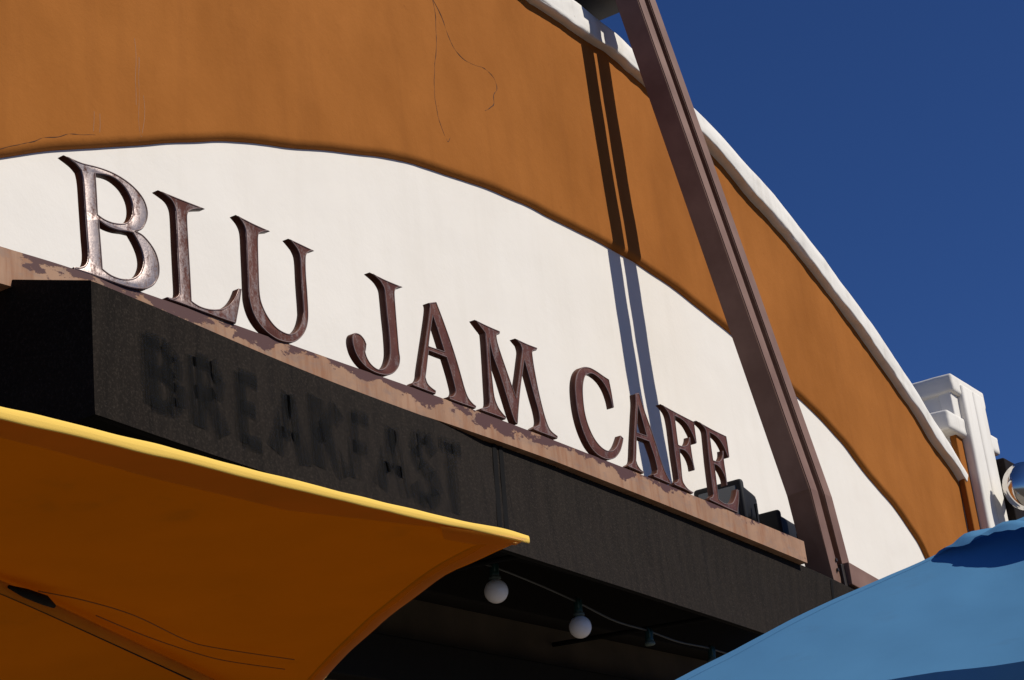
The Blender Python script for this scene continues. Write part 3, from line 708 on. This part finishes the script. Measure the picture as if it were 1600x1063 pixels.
# double cloth along the near hem and along the curved side hem
V, F = grid(80, 3, lambda u, v: yp(u * .985, v * (.10 - .05 * u)) + Vector((0, 0, -.004))); mesh('hem_facing', V, F, M_yface, yu, True)
Sd = [atz(a, b_, ZU - .006) for a, b_ in G[7:]]; Si = [atz(a, b_, ZU - .006) for a, b_ in ((430, 1122), (455, 1094), (484, 1062), (520, 1023), (553, 991), (585, 962), (630, 926), (674, 893), (708, 873), (750, 854), (800, 842))]
Sd = crom(Sd, 6); Si = crom(Si, 6)
V, F = grid(60, 2, lambda u, v: arc(Sd, u) * (1 - v) + arc(Si, u) * v + Vector((0, 0, .0065 * v))); mesh('side_hem', V, F, M_yface, yu, True)
# lit outer hem: a soft folded edge, a little wavy
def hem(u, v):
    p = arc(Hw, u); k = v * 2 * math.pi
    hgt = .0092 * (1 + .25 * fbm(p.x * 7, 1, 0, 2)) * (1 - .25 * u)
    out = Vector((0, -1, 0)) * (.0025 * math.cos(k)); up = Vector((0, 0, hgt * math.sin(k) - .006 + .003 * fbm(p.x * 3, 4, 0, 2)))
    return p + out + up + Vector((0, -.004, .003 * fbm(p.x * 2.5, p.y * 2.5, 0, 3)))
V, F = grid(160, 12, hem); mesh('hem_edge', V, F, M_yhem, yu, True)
# corner pocket
V = [atz(a, b_, ZU - .012) for a, b_ in ((688, 822), (824, 842), (806, 852), (740, 851), (694, 843))]
mesh('corner_pocket', V, [(0, 1, 2, 3, 4)], M_yface, yu)
# next panel beyond the rib
V, F = grid(30, 12, lambda u, v: sag(arc(Gw[:57], u) * (1 - v) + (atz(-240 + 560 * u, 1180, ZU - .05)) * v, v, 0)); mesh('canopy_panel', V, F, M_yellow, yu, True)
rp = [atz(a, b_, ZU - .022) for a, b_ in ((-240, 826), (-60, 893), (40, 934), (150, 984), (310, 1058), (455, 1126))]
mesh('rib', *tube(crom(rp, 4), .010, 8), M_yface, yu, True)
mesh('dark_rib_bit', *tube([atz(a, b_, ZU - .026) for a, b_ in ((14, 917), (40, 927), (70, 938), (84, 947))], [.003, .008, .009, .004], 8), M_frame, yu, True)  # short dark piece along the rib
for px in (((60, 924), (130, 938), (210, 962), (290, 1000), (340, 1013), (460, 1031)), ((150, 962), (230, 995), (310, 1022), (360, 1034), (445, 1046))):
    mesh('stitch_cord', *tube(crom([atz(a, b_, ZU - .02) for a, b_ in px], 5), .0010, 5), M_cord, yu)
mesh('rib_seam', *tube(crom([atz(a, b_ + 9, ZU - .028) for a, b_ in ((-240, 826), (-60, 893), (40, 934), (150, 984), (310, 1058), (455, 1126))], 4), .0028, 6), M_frame, yu, True)
hub = rp[0]
mesh('pole', *tube([(hub.x - .25, hub.y - .12, 0), (hub.x - .25, hub.y - .12, ZU + .1)], .026, 14), M_pole, yu, True)
mesh('rib', *tube([(hub.x - .25, hub.y - .12, ZU), rp[0]], .011, 8), M_pole, yu, True)

# ------------------------------------------------------------------ blue umbrella
ap = atd(1690, 775, 4.6)
T = [atd(896, 1150, 4.35), atd(2000, 985, 3.5)]
T += [Vector((2 * ap.x - T[0].x, 2 * ap.y - T[0].y, T[0].z)), Vector((2 * ap.x - T[1].x, 2 * ap.y - T[1].y, T[1].z))]
bu = empty('blue_umbrella', (ap.x, ap.y, 0), 'sky-blue canvas patio umbrella with a raised vent at lower right', 'umbrella')
def bp_(i):
    A, B = T[i], T[(i + 1) % 4]
    def fn(u, v):
        e = A + (B - A) * u
        mid = math.sin(math.pi * u)
        q = ap + (e - ap) * ((.16 + .84 * v) * (1 - .05 * mid)); v = .16 + .84 * v
        q.z += -.05 * mid * v * (1 - v) + .05 * math.sin(math.pi * v) * (1 - mid) * .6 + .005 * fbm(q.x * 3.5, q.y * 3.5, 1, 3)
        return q
    return fn
for i in range(4):
    V, F = grid(36, 30, bp_(i)); mesh('canopy_panel', V, F, M_blue, bu, True)
    A, B = T[i], T[(i + 1) % 4]
    mesh('rib', *tube([ap + Vector((0, 0, -.04)), A + Vector((0, 0, -.025))], .011, 8), M_pole, bu, True)
    for uu in (.018, .982):
        Sx = [bp_(i)(uu, t) for t in np.linspace(.05, 1, 40)]; Sy = [bp_(i)(uu + (.014 if uu < .5 else -.014), t) for t in np.linspace(.05, 1, 40)]
        V = []; F = []
        for a, b2 in zip(Sx, Sy): V += [a + Vector((0, 0, .0008)), (a + b2) / 2 + Vector((0, 0, .0030)), b2 + Vector((0, 0, .0008))]
        for k in range(39): q = 3 * k; F += [(q, q + 1, q + 4, q + 3), (q + 1, q + 2, q + 5, q + 4)]
        mesh('seam', V, F, M_blue, bu, True)
    V, F = grid(36, 3, lambda u, v, f_=bp_(i): f_(u, 1.0) + Vector((0, 0, -.10 * v)) + Vector((.01 * math.sin(u * 30), .01 * math.sin(u * 27), 0)) * v); mesh('valance', V, F, M_blue, bu, True)
vk = .31; va = ap + Vector((0, 0, -.005))
for i in range(4):
    A = ap + (T[i] - ap) * vk; B = ap + (T[(i + 1) % 4] - ap) * vk
    def fn(u, v, A=A, B=B):
        e = A + (B - A) * u + Vector((0, 0, .020 + .036 * min(1, 7 * min(u, 1 - u))))
        q = va + (e - va) * (v * (1 + .03 * math.sin(math.pi * u)))
        q.z += (.010 * math.sin(u * 17 + i) + .030 * fbm(q.x * 11, q.y * 11, 2, 3)) * v * v - .012 * max(0, v - .9) / .1
        return q
    V, F = grid(30, 18, fn); mesh('vent_panel', V, F, M_blue, bu, True)
mesh('pole', *tube([(ap.x, ap.y, 0), (ap.x, ap.y, ap.z + .1)], .026, 14), M_pole, bu, True)

# ------------------------------------------------------------------ chrome lamp on a dark box beyond the pilaster
lc = atd(1606, 760, 19.2)
sb = frombm('dark_sign_box', boxbm(lc.x + .26, lc.x + 1.8, lc.y + .26, lc.y + .5, 3.6, atd(1590, 700, 19.4).z, .02), M_signbox)
tag(sb, 'dark steel box behind the chrome lamp at the right edge', 'sign box')
lx = empty('chrome_lamp', lc, 'round polished chrome lamp at the right edge above the blue umbrella', 'lamp')
P = [(.25 * math.sin(a), .12 * math.cos(a)) for a in np.linspace(0, math.pi / 2, 12)] + [(.262, -.01), (.262, -.03), (.25, -.035), (.19, -.12), (.09, -.20), (0, -.21)]
V, F = lathe(P, lc, 40, (-.75, -.62, -.05)); mesh('reflector_bowl', V, F, M_chrome, lx, True)
mesh('bracket', *tube([lc + Vector((.10, .09, 0)), lc + Vector((.3, .33, 0))], .04, 10), M_signbox, lx)
